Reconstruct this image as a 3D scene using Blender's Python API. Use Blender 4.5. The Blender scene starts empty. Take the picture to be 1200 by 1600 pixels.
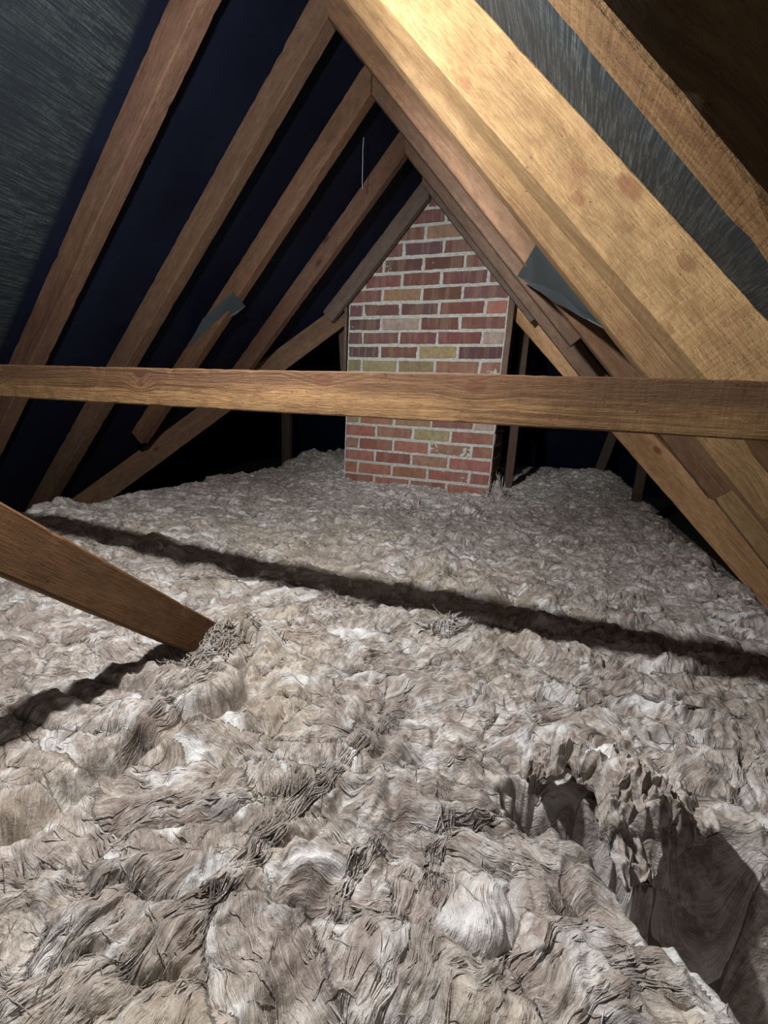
import bpy, math
import numpy as np
from mathutils import Matrix, Vector

S = bpy.context.scene
COL = S.collection

# ---------------------------------------------------------------- camera
cam_d = bpy.data.cameras.new('camera')
cam = bpy.data.objects.new('camera', cam_d)
COL.objects.link(cam)
cam_d.sensor_fit = 'VERTICAL'
cam_d.sensor_height = 36.0
cam_d.lens = 689.88 * 36.0 / 1600.0
cam_d.clip_start = 0.01
_yaw, _pit, _rol = math.radians(-19.906), math.radians(-13.031), math.radians(3.008)
_f = Vector((math.sin(_yaw) * math.cos(_pit), math.cos(_yaw) * math.cos(_pit), math.sin(_pit)))
_r0 = Vector((math.cos(_yaw), -math.sin(_yaw), 0))
_u0 = _r0.cross(_f)
_r = math.cos(_rol) * _r0 + math.sin(_rol) * _u0
_u = -math.sin(_rol) * _r0 + math.cos(_rol) * _u0
cam.matrix_world = Matrix((( _r.x, _u.x, -_f.x, 0), (_r.y, _u.y, -_f.y, 0), (_r.z, _u.z, -_f.z, 0), (0, 0, 0, 1)))
S.camera = cam

# ---------------------------------------------------------------- world, lamps, exposure
w = bpy.data.worlds.new('loft_dark')
S.world = w
w.use_nodes = True
w.node_tree.nodes['Background'].inputs[0].default_value = (0.6, 0.75, 1.0, 1)
w.node_tree.nodes['Background'].inputs[1].default_value = 0.004
S.view_settings.view_transform = 'Standard'
S.view_settings.look = 'None'
S.view_settings.gamma = 1
S.view_settings.use_curve_mapping = False
S.view_settings.exposure = 0.18

LAMP = Vector((-0.46, 0.40, 0.48))


def lamp(name, kind, loc, power, radius, color, target=None, angle=None, blend=1.0):
    d = bpy.data.lights.new(name, kind)
    d.energy = power
    d.color = color
    d.shadow_soft_size = radius
    o = bpy.data.objects.new(name, d)
    COL.objects.link(o)
    o.location = loc
    if kind == 'SPOT':
        d.spot_size = math.radians(angle)
        d.spot_blend = blend
        o.rotation_euler = (Vector(target) - Vector(loc)).to_track_quat('-Z', 'Y').to_euler()
    return o


lamp('work_lamp', 'POINT', LAMP, 36.0, 0.020, (1.0, 0.97, 0.93))
lamp('chimney_fill_spot', 'SPOT', LAMP + Vector((0.02, 0.0, 0.0)), 82.0, 0.02, (0.93, 0.97, 1.0),
     target=(-0.62, 2.5, 0.26), angle=62, blend=1.0)  # added fill spot that brightens the chimney

lamp('phone_torch', 'SPOT', (-0.03, -0.01, 0.02), 9.0, 0.004, (1.0, 0.97, 0.92), target=(-0.26, 0.66, 0.0), angle=50, blend=1.0)

# ---------------------------------------------------------------- helpers
rng = np.random.default_rng(7)
PA = math.radians(47.5)
NL = np.array([-math.sin(PA), 0, math.cos(PA)])
NR = np.array([math.sin(PA), 0, math.cos(PA)])
XA = -0.73                         # ridge line in plan
CL_U, CR_U, DEP = 1.254, 0.178, 0.080   # rafter underside distances, rafter depth
CL_F, CR_F = CL_U + DEP, CR_U + DEP     # felt distances
CT, ST = math.cos(PA), math.sin(PA)


def perlin(x, y, seed=0):
    xi = np.floor(x).astype(np.int64)
    yi = np.floor(y).astype(np.int64)
    xf, yf = x - xi, y - yi
    u = xf * xf * xf * (xf * (xf * 6 - 15) + 10)
    v = yf * yf * yf * (yf * (yf * 6 - 15) + 10)

    def g(ix, iy, dx, dy):
        h = (ix * 374761393 + iy * 668265263 + seed * 974634777) & 0xffffffff
        h = ((h ^ (h >> 13)) * 1274126177) & 0xffffffff
        h = (h ^ (h >> 16)) & 0xffffffff
        a = h * (2 * math.pi / 4294967296.0)
        return np.cos(a) * dx + np.sin(a) * dy
    n00 = g(xi, yi, xf, yf)
    n10 = g(xi + 1, yi, xf - 1, yf)
    n01 = g(xi, yi + 1, xf, yf - 1)
    n11 = g(xi + 1, yi + 1, xf - 1, yf - 1)
    a = n00 + u * (n10 - n00)
    b = n01 + u * (n11 - n01)
    return (a + v * (b - a)) * 1.4


def fbm(x, y, o, seed=0):
    s = 0
    a = 1.0
    for i in range(o):
        s = s + a * perlin(x, y, seed + i * 17)
        x, y, a = x * 2.03 + 11.3, y * 2.03 - 5.7, a * 0.5
    return s


def mesh_np(name, V, F, mat, parent=None, smooth=False, mw=None, colors=None):
    """V (n,3) array, F either (m,4) array or list of tuples -> one linked mesh object"""
    me = bpy.data.meshes.new(name)
    if isinstance(F, np.ndarray):
        k = F.shape[1]
        me.vertices.add(len(V))
        me.vertices.foreach_set('co', np.ascontiguousarray(V, dtype=np.float32).ravel())
        me.loops.add(F.size)
        me.loops.foreach_set('vertex_index', F.astype(np.int32).ravel())
        me.polygons.add(len(F))
        me.polygons.foreach_set('loop_start', (np.arange(len(F)) * k).astype(np.int32))
        me.update(calc_edges=True)
        me.validate()
    else:
        me.from_pydata([tuple(map(float, v)) for v in V], [], [tuple(map(int, f)) for f in F])
    if smooth:
        me.polygons.foreach_set('use_smooth', np.ones(len(me.polygons), dtype=bool))
    if colors is not None:
        at = me.color_attributes.new('tint', 'FLOAT_COLOR', 'POINT')
        at.data.foreach_set('color', np.ascontiguousarray(colors, dtype=np.float32).ravel())
    me.materials.append(mat)
    me.update()
    o = bpy.data.objects.new(name, me)
    COL.objects.link(o)
    if mw is not None:
        o.matrix_world = mw
    if parent is not None:
        o.parent = parent
    return o


def tag(o, label, cat, group=None, kind=None):
    o['label'] = label
    o['category'] = cat
    if group:
        o['group'] = group
    if kind:
        o['kind'] = kind
    return o


# ---------------------------------------------------------------- materials
class NT:
    def __init__(self, name):
        self.m = bpy.data.materials.new(name)
        self.m.use_nodes = True
        self.t = self.m.node_tree
        self.b = self.t.nodes['Principled BSDF']

    def n(self, typ, **kw):
        x = self.t.nodes.new(typ)
        for k, v in kw.items():
            setattr(x, k, v)
        return x

    def l(self, a, b):
        self.t.links.new(a, b)

    def math(self, op, a, b=None, c=None):
        x = self.n('ShaderNodeMath', operation=op)
        for i, q in enumerate((a, b, c)):
            if q is None:
                continue
            if hasattr(q, 'links') or hasattr(q, 'is_output'):
                self.l(q, x.inputs[i])
            else:
                x.inputs[i].default_value = q
        return x.outputs[0]

    def scale(self, vec, s):
        x = self.n('ShaderNodeVectorMath', operation='MULTIPLY')
        self.l(vec, x.inputs[0])
        x.inputs[1].default_value = s
        return x.outputs[0]

    def noise(self, vec, scale=1.0, detail=3.0, rough=0.5, dist=0.0):
        x = self.n('ShaderNodeTexNoise')
        self.l(vec, x.inputs['Vector'])
        x.inputs['Scale'].default_value = scale
        x.inputs['Detail'].default_value = detail
        x.inputs['Roughness'].default_value = rough
        x.inputs['Distortion'].default_value = dist
        return x

    def ramp(self, fac, stops, interp='LINEAR'):
        x = self.n('ShaderNodeValToRGB')
        x.color_ramp.interpolation = interp
        els = x.color_ramp.elements
        while len(els) < len(stops):
            els.new(0.5)
        for e, (p, c) in zip(els, stops):
            e.position = p
            e.color = (c, c, c, 1) if not isinstance(c, tuple) else (*c, 1)
        self.l(fac, x.inputs[0])
        return x.outputs[0]

    def mix(self, fac, a, b, mode='MIX'):
        x = self.n('ShaderNodeMix', data_type='RGBA', blend_type=mode)
        for s, q in ((x.inputs[0], fac), (x.inputs[6], a), (x.inputs[7], b)):
            if hasattr(q, 'is_output'):
                self.l(q, s)
            else:
                s.default_value = q if not isinstance(q, tuple) else (*q, 1)
        return x.outputs[2]

    def bump(self, h, strength, distance, prev=None):
        x = self.n('ShaderNodeBump')
        x.inputs['Strength'].default_value = strength
        x.inputs['Distance'].default_value = distance
        self.l(h, x.inputs['Height'])
        if prev is not None:
            self.l(prev, x.inputs['Normal'])
        return x.outputs[0]


def wood(name, light, dark, knot, rough=0.75, grain=1.0, grime=0.35, knots=(), heart=None):
    T = NT(name)
    tc = T.n('ShaderNodeTexCoord')
    oi = T.n('ShaderNodeObjectInfo')
    off = T.n('ShaderNodeVectorMath', operation='MULTIPLY_ADD')
    rv = T.n('ShaderNodeCombineXYZ')
    for i in range(3):
        T.l(oi.outputs['Random'], rv.inputs[i])
    T.l(rv.outputs[0], off.inputs[0])
    off.inputs[1].default_value = (17.0, 0.0, 0.0)
    T.l(tc.outputs['Object'], off.inputs[2])
    co = off.outputs[0]
    # knots
    vo = T.n('ShaderNodeTexVoronoi')
    T.l(T.scale(co, (4.2, 4.0, 9.0)), vo.inputs['Vector'])
    vo.inputs['Scale'].default_value = 1.0
    kd = vo.outputs['Distance']
    kfall = T.ramp(kd, [(0.0, 1.0), (0.17, 0.55), (0.42, 0.0)])
    kcore = T.ramp(kd, [(0.0, 1.0), (0.075, 0.9), (0.115, 0.0)])
    for kx, ky, kz, kr in knots:             # knots seen in particular places of a timber
        sb = T.n('ShaderNodeVectorMath', operation='SUBTRACT')
        T.l(tc.outputs['Object'], sb.inputs[0])
        sb.inputs[1].default_value = (kx, ky, kz)
        ln = T.n('ShaderNodeVectorMath', operation='LENGTH')
        T.l(T.scale(sb.outputs[0], (0.6 / kr, 0.35 / kr, 1.0 / kr)), ln.inputs[0])
        kfall = T.math('MAXIMUM', kfall, T.ramp(T.math('MULTIPLY', ln.outputs['Value'], 0.25), [(0.0, 1.0), (0.35, 0.55), (1.0, 0.0)]))
        kcore = T.math('MAXIMUM', kcore, T.ramp(T.math('MULTIPLY', ln.outputs['Value'], 0.5), [(0.0, 0.8), (0.38, 0.7), (0.52, 0.0)]))
    # growth rings around an offset pith
    wn = T.noise(T.scale(co, (2.2, 9.0, 9.0)), 1.0, 3.0, 0.5)
    sep = T.n('ShaderNodeSeparateXYZ')
    T.l(co, sep.inputs[0])
    wv = T.math('MULTIPLY_ADD', wn.outputs[0], 0.030, -0.015)
    yy = T.math('ADD', T.math('ADD', sep.outputs[1], 0.030), wv)
    zz = T.math('ADD', T.math('MULTIPLY_ADD', oi.outputs['Random'], 0.09, -0.02), T.math('ADD', sep.outputs[2], wv))
    d = T.math('SQRT', T.math('ADD', T.math('MULTIPLY', yy, yy), T.math('MULTIPLY', zz, zz)))
    d = T.math('MULTIPLY_ADD', kfall, 0.022, d)
    cv = T.n('ShaderNodeCombineXYZ')
    T.l(T.math('MULTIPLY', d, 260.0), cv.inputs[0])
    T.l(T.math('MULTIPLY', sep.outputs[0], 1.6), cv.inputs[1])
    ring = T.noise(cv.outputs[0], 1.0, 4.0, 0.6)
    rg = T.ramp(ring.outputs[0], [(0.34, 0.0), (0.52, 0.62), (0.66, 1.0)])
    gmod = T.noise(T.scale(co, (1.8, 16.0, 16.0)), 1.0, 2.0, 0.5)
    gm = T.ramp(gmod.outputs[0], [(0.38, 0.22 * grain), (0.58, 1.0 * grain)])
    c = T.mix(T.math('MULTIPLY', T.math('SUBTRACT', 1.0, rg), gm), light, dark)
    fib = T.noise(T.scale(co, (34.0, 330.0, 330.0)), 1.0, 5.0, 0.75)
    c = T.mix(T.ramp(fib.outputs[0], [(0.42, 0.0), (0.68, 0.40)]), c, dark)
    mot = T.noise(T.scale(co, (22.0, 48.0, 48.0)), 1.0, 5.0, 0.7)
    c = T.mix(T.ramp(mot.outputs[0], [(0.46, 0.0), (0.70, 0.62)]), c, dark)
    c = T.mix(T.ramp(mot.outputs[0], [(0.26, 0.35), (0.44, 0.0)]), c, tuple(min(1, q * 1.35) for q in light))
    big = T.noise(T.scale(co, (2.6, 14.0, 14.0)), 1.0, 5.0, 0.6, 0.6)
    c = T.mix(T.ramp(big.outputs[0], [(0.44, 0.0), (0.72, grime)]), c, tuple(q * 0.45 for q in dark))
    if heart:
        hz = T.ramp(T.math('ADD', T.math('MULTIPLY', sep.outputs[2], 10.0), T.math('MULTIPLY_ADD', wn.outputs[0], 0.5, 0.22)), [(0.40, 0.0), (0.60, 0.72)])
        c = T.mix(hz, c, T.mix(T.math('SUBTRACT', 1.0, rg), heart, tuple(q * 0.4 for q in heart)))
    c = T.mix(kcore, c, knot)
    # small dark specks and nicks
    sp = T.noise(T.scale(co, (110.0, 210.0, 210.0)), 1.0, 1.0, 0.5)
    c = T.mix(T.ramp(sp.outputs[0], [(0.735, 0.0), (0.79, 0.75)]), c, tuple(q * 0.25 for q in dark))
    tint = T.mix(1.0, c, oi.outputs['Color'], 'MULTIPLY')
    T.l(tint, T.b.inputs['Base Color'])
    T.b.inputs['Roughness'].default_value = rough
    T.b.inputs['Specular IOR Level'].default_value = 0.25
    saw = T.noise(T.scale(co, (190.0, 6.0, 10.0)), 1.0, 2.0, 0.5)
    rb = T.math('MULTIPLY', ring.outputs[0], gm)
    nb = T.bump(rb, 0.8, 0.0024)
    nb = T.bump(fib.outputs[0], 0.9, 0.0026, nb)
    nb = T.bump(mot.outputs[0], 0.6, 0.0030, nb)
    nb = T.bump(saw.outputs[0], 0.45, 0.0012, nb)
    nb = T.bump(kfall, 0.25, 0.003, nb)
    T.l(nb, T.b.inputs['Normal'])
    return T.m


M_HONEY = wood('sawn_pine_honey', (0.44, 0.295, 0.15), (0.21, 0.12, 0.058), (0.16, 0.075, 0.035), grain=0.8, grime=0.4)
M_BROWN = wood('sawn_pine_brown', (0.200, 0.130, 0.090), (0.092, 0.056, 0.040), (0.07, 0.032, 0.02), grain=0.7, grime=0.4)
M_TIE = wood('sawn_pine_tie', (0.34, 0.205, 0.095), (0.105, 0.050, 0.024), (0.11, 0.045, 0.026), grain=1.0, grime=0.4,
             knots=((1.445, -0.0175, 0.022, 0.012), (1.69, -0.0175, 0.018, 0.010), (0.62, -0.0175, 0.0, 0.008), (1.05, -0.0175, 0.004, 0.006)), heart=(0.135, 0.066, 0.038))
M_BROAD = wood('sawn_pine_broad', (0.45, 0.30, 0.155), (0.19, 0.11, 0.052), (0.22, 0.115, 0.06), grain=0.38, grime=0.55,
               knots=((1.24, -0.039, 0.003, 0.010), (1.272, -0.039, -0.020, 0.008), (1.436, -0.039, 0.020, 0.009), (1.02, -0.039, -0.03, 0.008)))
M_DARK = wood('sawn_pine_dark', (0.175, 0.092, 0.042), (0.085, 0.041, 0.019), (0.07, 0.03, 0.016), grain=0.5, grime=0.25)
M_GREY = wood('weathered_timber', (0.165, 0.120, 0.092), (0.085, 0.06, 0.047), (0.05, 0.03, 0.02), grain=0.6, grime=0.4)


def felt_mat():
    T = NT('bitumen_felt')
    tc = T.n('ShaderNodeTexCoord')
    co = tc.outputs['Object']
    sep = T.n('ShaderNodeSeparateXYZ')
    T.l(co, sep.inputs[0])
    st = T.noise(T.scale(co, (260.0, 9.0, 260.0)), 1.0, 5.0, 0.7)        # fibres running along the roll
    st2 = T.noise(T.scale(co, (420.0, 30.0, 420.0)), 1.0, 2.0, 0.5)
    hatch = T.noise(T.scale(co, (60.0, 260.0, 60.0)), 1.0, 2.0, 0.5)
    pat = T.noise(co, 4.0, 4.0, 0.6)
    # light painted in: near felt paler with streaks showing, bays beyond left dark
    near_lit = T.ramp(sep.outputs[1], [(0.0, 1.0), (0.955, 1.0), (0.975, 0.0)])
    f = T.ramp(st.outputs[0], [(0.44, 0.0), (0.64, 1.0)])
    f = T.math('MULTIPLY', f, T.ramp(st2.outputs[0], [(0.35, 0.35), (0.6, 1.0)]))
    f = T.math('MULTIPLY', f, T.ramp(hatch.outputs[0], [(0.35, 0.45), (0.55, 1.0)]))
    f = T.math('MULTIPLY', f, T.ramp(pat.outputs[0], [(0.30, 0.15), (0.6, 1.0)]))
    f = T.math('MULTIPLY', f, near_lit)
    base = T.mix(T.ramp(pat.outputs[0], [(0.35, 0.0), (0.7, 1.0)]), (0.0045, 0.0065, 0.017), (0.0075, 0.0105, 0.026))  # blue of the lens flare haze mixed into the felt colour
    base = T.mix(near_lit, base, (0.016, 0.021, 0.027))
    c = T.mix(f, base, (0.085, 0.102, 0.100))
    T.l(c, T.b.inputs['Base Color'])
    T.b.inputs['Roughness'].default_value = 0.62
    T.b.inputs['Specular IOR Level'].default_value = 0.12
    nb = T.bump(st.outputs[0], 0.6, 0.002)
    nb = T.bump(pat.outputs[0], 0.4, 0.01, nb)
    T.l(nb, T.b.inputs['Normal'])
    return T.m


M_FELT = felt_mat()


def flap_mat():
    T = NT('slate_grey_felt')
    tc = T.n('ShaderNodeTexCoord')
    n = T.noise(tc.outputs['Object'], 300.0, 3.0, 0.6)
    c = T.mix(n.outputs[0], (0.055, 0.075, 0.090), (0.085, 0.105, 0.118))
    T.l(c, T.b.inputs['Base Color'])
    T.b.inputs['Roughness'].default_value = 0.8
    T.l(T.bump(n.outputs[0], 0.4, 0.001), T.b.inputs['Normal'])
    return T.m


M_FLAP = flap_mat()


def brick_mat():
    T = NT('stock_brick')
    a = T.n('ShaderNodeVertexColor')
    a.layer_name = 'tint'
    tc = T.n('ShaderNodeTexCoord')
    co = tc.outputs['Object']
    n1 = T.noise(co, 38.0, 5.0, 0.65)
    n2 = T.noise(co, 260.0, 3.0, 0.6)
    band = T.noise(T.scale(co, (26.0, 26.0, 3.0)), 1.0, 2.0, 0.5)
    c = T.mix(T.ramp(n1.outputs[0], [(0.35, 0.0), (0.75, 0.55)]), a.outputs[0], (0.07, 0.045, 0.04))
    c = T.mix(T.ramp(band.outputs[0], [(0.50, 0.0), (0.60, 0.30)]), c, (0.30, 0.22, 0.15))
    c = T.mix(T.ramp(n2.outputs[0], [(0.64, 0.0), (0.80, 0.35)]), c, (0.36, 0.30, 0.26))
    T.l(c, T.b.inputs['Base Color'])
    T.b.inputs['Roughness'].default_value = 0.9
    T.b.inputs['Specular IOR Level'].default_value = 0.15
    nb = T.bump(n1.outputs[0], 0.5, 0.004)
    nb = T.bump(n2.outputs[0], 0.5, 0.0012, nb)
    T.l(nb, T.b.inputs['Normal'])
    return T.m


def mortar_mat():
    T = NT('lime_mortar')
    tc = T.n('ShaderNodeTexCoord')
    co = tc.outputs['Object']
    n1 = T.noise(co, 60.0, 6.0, 0.7)
    n2 = T.noise(co, 220.0, 3.0, 0.6)
    c = T.mix(T.ramp(n1.outputs[0], [(0.3, 0.0), (0.7, 1.0)]), (0.34, 0.325, 0.29), (0.60, 0.585, 0.54))
    T.l(c, T.b.inputs['Base Color'])
    T.b.inputs['Roughness'].default_value = 0.95
    nb = T.bump(n1.outputs[0], 0.8, 0.006)
    nb = T.bump(n2.outputs[0], 0.6, 0.002, nb)
    T.l(nb, T.b.inputs['Normal'])
    return T.m


M_BRICK, M_MORTAR = brick_mat(), mortar_mat()


def wool_mat():
    T = NT('mineral_wool')
    at = T.n('ShaderNodeAttribute', attribute_name='flow')
    fl = at.outputs['Vector']                  # lie of the fibres: x along them, y across
    tc = T.n('ShaderNodeTexCoord')
    co = tc.outputs['Object']
    lock = T.noise(T.scale(fl, (13.0, 44.0, 1.0)), 1.0, 4.0, 0.6, 0.6)
    fib = T.noise(T.scale(fl, (38.0, 330.0, 1.0)), 1.0, 4.0, 0.7, 0.4)
    fine = T.noise(T.scale(fl, (110.0, 900.0, 1.0)), 1.0, 2.0, 0.6)
    white = T.noise(T.scale(fl, (9.0, 20.0, 1.0)), 1.0, 3.0, 0.55, 0.5)
    tone = T.noise(co, 3.4, 3.0, 0.5)
    mott = T.noise(co, 55.0, 5.0, 0.7, 1.0)
    c = T.mix(T.ramp(lock.outputs[0], [(0.34, 0.0), (0.62, 1.0)]), WOOL_D, WOOL_L)
    cott = T.noise(co, 24.0, 6.0, 0.68, 0.8)
    c = T.mix(T.ramp(mott.outputs[0], [(0.40, 0.75), (0.56, 0.0)]), c, WOOL_D)
    c = T.mix(T.ramp(cott.outputs[0], [(0.53, 0.0), (0.66, 0.8)]), c, (0.90, 0.92, 0.94))
    c = T.mix(T.ramp(cott.outputs[0], [(0.33, 0.7), (0.45, 0.0)]), c, WOOL_B)
    c = T.mix(T.ramp(tone.outputs[0], [(0.50, 0.0), (0.66, 0.40)]), c, (0.50, 0.43, 0.32))
    tone2 = T.noise(co, 8.0, 3.0, 0.6)
    c = T.mix(T.ramp(tone2.outputs[0], [(0.38, 0.55), (0.52, 0.0)]), c, WOOL_D)
    c = T.mix(T.ramp(white.outputs[0], [(0.545, 0.0), (0.66, 0.9)]), c, (0.93, 0.95, 0.97))
    c = T.mix(T.ramp(fib.outputs[0], [(0.30, 0.65), (0.46, 0.0)]), c, WOOL_B)
    c = T.mix(T.ramp(fib.outputs[0], [(0.56, 0.0), (0.72, 0.65)]), c, (0.90, 0.86, 0.82))
    c = T.mix(T.ramp(fine.outputs[0], [(0.56, 0.0), (0.75, 0.4)]), c, (0.92, 0.89, 0.86))
    T.l(c, T.b.inputs['Base Color'])
    T.b.inputs['Roughness'].default_value = 0.7
    T.b.inputs['Specular IOR Level'].default_value = 0.25
    T.b.inputs['Sheen Weight'].default_value = 0.1
    nb = T.bump(lock.outputs[0], 0.7, 0.012)
    nb = T.bump(mott.outputs[0], 0.5, 0.006, nb)
    nb = T.bump(fib.outputs[0], 0.8, 0.0045, nb)
    nb = T.bump(fine.outputs[0], 0.5, 0.0012, nb)
    T.l(nb, T.b.inputs['Normal'])
    return T.m


WOOL_D, WOOL_L, WOOL_B = (0.31, 0.255, 0.23), (0.80, 0.74, 0.69), (0.18, 0.14, 0.12)
M_WOOL = wool_mat()


def plain(name, col, rough=0.9):
    T = NT(name)
    tc = T.n('ShaderNodeTexCoord')
    n = T.noise(tc.outputs['Object'], 14.0, 4.0, 0.6)
    T.l(T.mix(n.outputs[0], tuple(c * 0.7 for c in col), tuple(c * 1.3 for c in col)), T.b.inputs['Base Color'])
    T.b.inputs['Roughness'].default_value = rough
    return T.m


M_BOARD = plain('plasterboard_dark', (0.035, 0.03, 0.028))  # very dark brown board colour
M_GABLE = plain('dark_blockwork', (0.010, 0.011, 0.015))  # almost black wall colour
M_WEB = plain('cobweb', (0.45, 0.45, 0.48))

# ---------------------------------------------------------------- setting: felt slopes, floor, walls
# valley line (felt level): starts on the ridge, runs out and down at 45 degrees in plan
VL0 = np.array([-1.29, 2.49, 0.56])
VLD = np.array([-1.04, -0.97, -1.127])


def valley(z, side):
    s = (z - VL0[2]) / VLD[2]
    p = VL0 + s * VLD
    return np.array([p[0] if side < 0 else 2 * XA - p[0], p[1], z])


ZR = (CL_F + ST * XA) / CT        # felt ridge height
ZE = -0.80
yR = valley(ZR, -1)[1]


def xroof(z, side):
    return (-(CL_F - CT * z) / ST) if side < 0 else ((CR_F - CT * z) / ST)


def grid_patch(c00, c10, c11, c01, nu, nv):
    u = np.linspace(0, 1, nu)[:, None, None]
    v = np.linspace(0, 1, nv)[None, :, None]
    P = (1 - u) * (1 - v) * c00 + u * (1 - v) * c10 + u * v * c11 + (1 - u) * v * c01
    idx = np.arange(nu * nv).reshape(nu, nv)
    F = np.stack([idx[:-1, :-1], idx[1:, :-1], idx[1:, 1:], idx[:-1, 1:]], -1).reshape(-1, 4)
    return P.reshape(-1, 3), F


RAF_Y = [0.41, 0.785, 1.027, 1.357, 1.687, 2.057, 2.327]


def felt_slope(side, name):
    n = NL if side < 0 else NR
    ve = valley(ZE, side)
    c00 = np.array([XA, -0.9, ZR])
    c10 = np.array([xroof(ZE, side), -0.9, ZE])
    c11 = ve
    c01 = np.array([XA, yR, ZR])
    P, F = grid_patch(c00, c10, c11, c01, 60, 160)
    # felt sags inward between the rafters, never where it lies on them
    d = np.min(np.abs(P[:, 1][:, None] - np.array(RAF_Y)[None]), axis=1)
    sag = np.clip((d - 0.03) / 0.12, 0, 1) ** 1.5 * 0.006 * (1.0 + 0.6 * perlin(P[:, 2] * 2, P[:, 1] * 3, 5))
    P = P - n[None] * sag[:, None]
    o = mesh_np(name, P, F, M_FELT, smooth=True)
    o['kind'] = 'structure'
    return o


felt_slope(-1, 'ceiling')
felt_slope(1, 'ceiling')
# the crossing roof beyond the two valleys (both wings share its slopes)
XW0, XW1 = -4.6, 3.1
yF = yR + (ZR - ZE) / 1.147
for side, xe in ((-1, XW0), (1, XW1)):
    v0, v1 = valley(ZR, side), valley(ZE, side)
    P, F = grid_patch(v0, v1, np.array([xe, v1[1], ZE]), np.array([xe, v0[1], ZR]), 12, 12)
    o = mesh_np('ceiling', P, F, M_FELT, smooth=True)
    o['kind'] = 'structure'
P, F = grid_patch(np.array([XW0, yR, ZR]), np.array([XW1, yR, ZR]), np.array([XW1, yF, ZE]), np.array([XW0, yF, ZE]), 20, 8)
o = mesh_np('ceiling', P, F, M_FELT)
o['kind'] = 'structure'


def slab(name, x0, x1, y0, y1, z0, z1, mat):
    V = [(x, y, z) for x in (x0, x1) for y in (y0, y1) for z in (z0, z1)]
    F = [(0, 1, 3, 2), (4, 6, 7, 5), (0, 4, 5, 1), (2, 3, 7, 6), (0, 2, 6, 4), (1, 5, 7, 3)]
    o = mesh_np(name, V, F, mat)
    o['kind'] = 'structure'
    return o


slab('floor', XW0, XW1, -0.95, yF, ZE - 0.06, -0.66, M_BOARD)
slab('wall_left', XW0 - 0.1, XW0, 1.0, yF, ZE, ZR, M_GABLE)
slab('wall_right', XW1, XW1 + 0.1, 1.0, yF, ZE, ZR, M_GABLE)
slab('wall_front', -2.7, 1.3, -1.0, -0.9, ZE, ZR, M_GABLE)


# ---------------------------------------------------------------- timbers
def timber_mesh(L, wy, dz, seed, step=0.02, wob=0.0006, rnd=0.003):
    """sawn timber: X along the grain, Y thickness, Z depth (both centred), slightly uneven with eased arrises"""
    nx = max(8, int(L / step))
    xs = np.linspace(0, L, nx)
    m = 5
    hy, hz = wy / 2, dz / 2
    prof = []
    ts = np.linspace(-1, 1, m)
    ey, ez = hy - rnd, hz - rnd
    for t in ts: prof.append((t * ey, -hz))
    for t in ts: prof.append((hy, t * ez))
    for t in ts: prof.append((-t * ey, hz))
    for t in ts: prof.append((-hy, -t * ez))
    prof = np.array(prof)
    k = len(prof)
    X = np.repeat(xs, k)
    Y = np.tile(prof[:, 0], nx)
    Z = np.tile(prof[:, 1], nx)
    r = np.random.default_rng(seed)
    s0 = seed * 3.7
    bow = 0.0012 * np.sin(X / L * math.pi * (1 + r.random()) + r.random() * 3)
    Yn = Y + wob * perlin(X * 9 + s0, Z * 30 + 5 + s0, seed) + bow * 0.5
    Zn = Z + wob * perlin(X * 9 - s0, Y * 30 + 9 + s0, seed + 3) + bow
    # little chips on the arrises
    corner = (np.abs(np.abs(Y) - hy) < rnd * 1.2) & (np.abs(np.abs(Z) - hz) < rnd * 1.2)
    chip = np.clip(perlin(X * 45 + s0, Y * 7 + Z * 11, seed + 9) - 0.25, 0, 1) * 0.0035
    Yn = np.where(corner, Yn - np.sign(Y) * chip, Yn)
    Zn = np.where(corner, Zn - np.sign(Z) * chip, Zn)
    V = np.stack([X, Yn, Zn], 1)
    F = []
    for i in range(nx - 1):
        for j in range(k):
            a, b = i * k + j, i * k + (j + 1) % k
            F.append((a, b, b + k, a + k))
    F.append(tuple(range(k - 1, -1, -1)))
    F.append(tuple((nx - 1) * k + j for j in range(k)))
    return V, F


def timber(name, p0, p1, zdir, wy, dz, mat, seed, cut0=None, cut1=None, tint=(1, 1, 1), **kw):
    """centre line p0 -> p1; zdir = direction of the depth; cut0/cut1 = (co, no) world planes trimming the ends"""
    p0, p1 = Vector(p0), Vector(p1)
    x = (p1 - p0)
    L = x.length
    x.normalize()
    z = Vector(zdir)
    z = (z - x * z.dot(x)).normalized()
    y = z.cross(x)
    mw = Matrix(((x.x, y.x, z.x, p0.x), (x.y, y.y, z.y, p0.y), (x.z, y.z, z.z, p0.z), (0, 0, 0, 1)))
    V, F = timber_mesh(L, wy, dz, seed, **kw)
    o = mesh_np(name, V, F, mat, mw=mw)
    o.color = (*tint, 1)
    if cut0 or cut1:
        import bmesh
        bm = bmesh.new()
        bm.from_mesh(o.data)
        inv = mw.inverted()
        for cut in (cut0, cut1):
            if cut is None:
                continue
            co = inv @ Vector(cut[0])
            no = (inv.to_3x3() @ Vector(cut[1])).normalized()
            g = bm.verts[:] + bm.edges[:] + bm.faces[:]
            bmesh.ops.bisect_plane(bm, geom=g, plane_co=co, plane_no=no, clear_outer=True)
            ed = [e for e in bm.edges if e.is_boundary]
            if ed:
                bmesh.ops.holes_fill(bm, edges=ed, sides=0)
        bm.to_mesh(o.data)
        bm.free()
    for p in o.data.polygons:
        p.use_smooth = False
    return o


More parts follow.
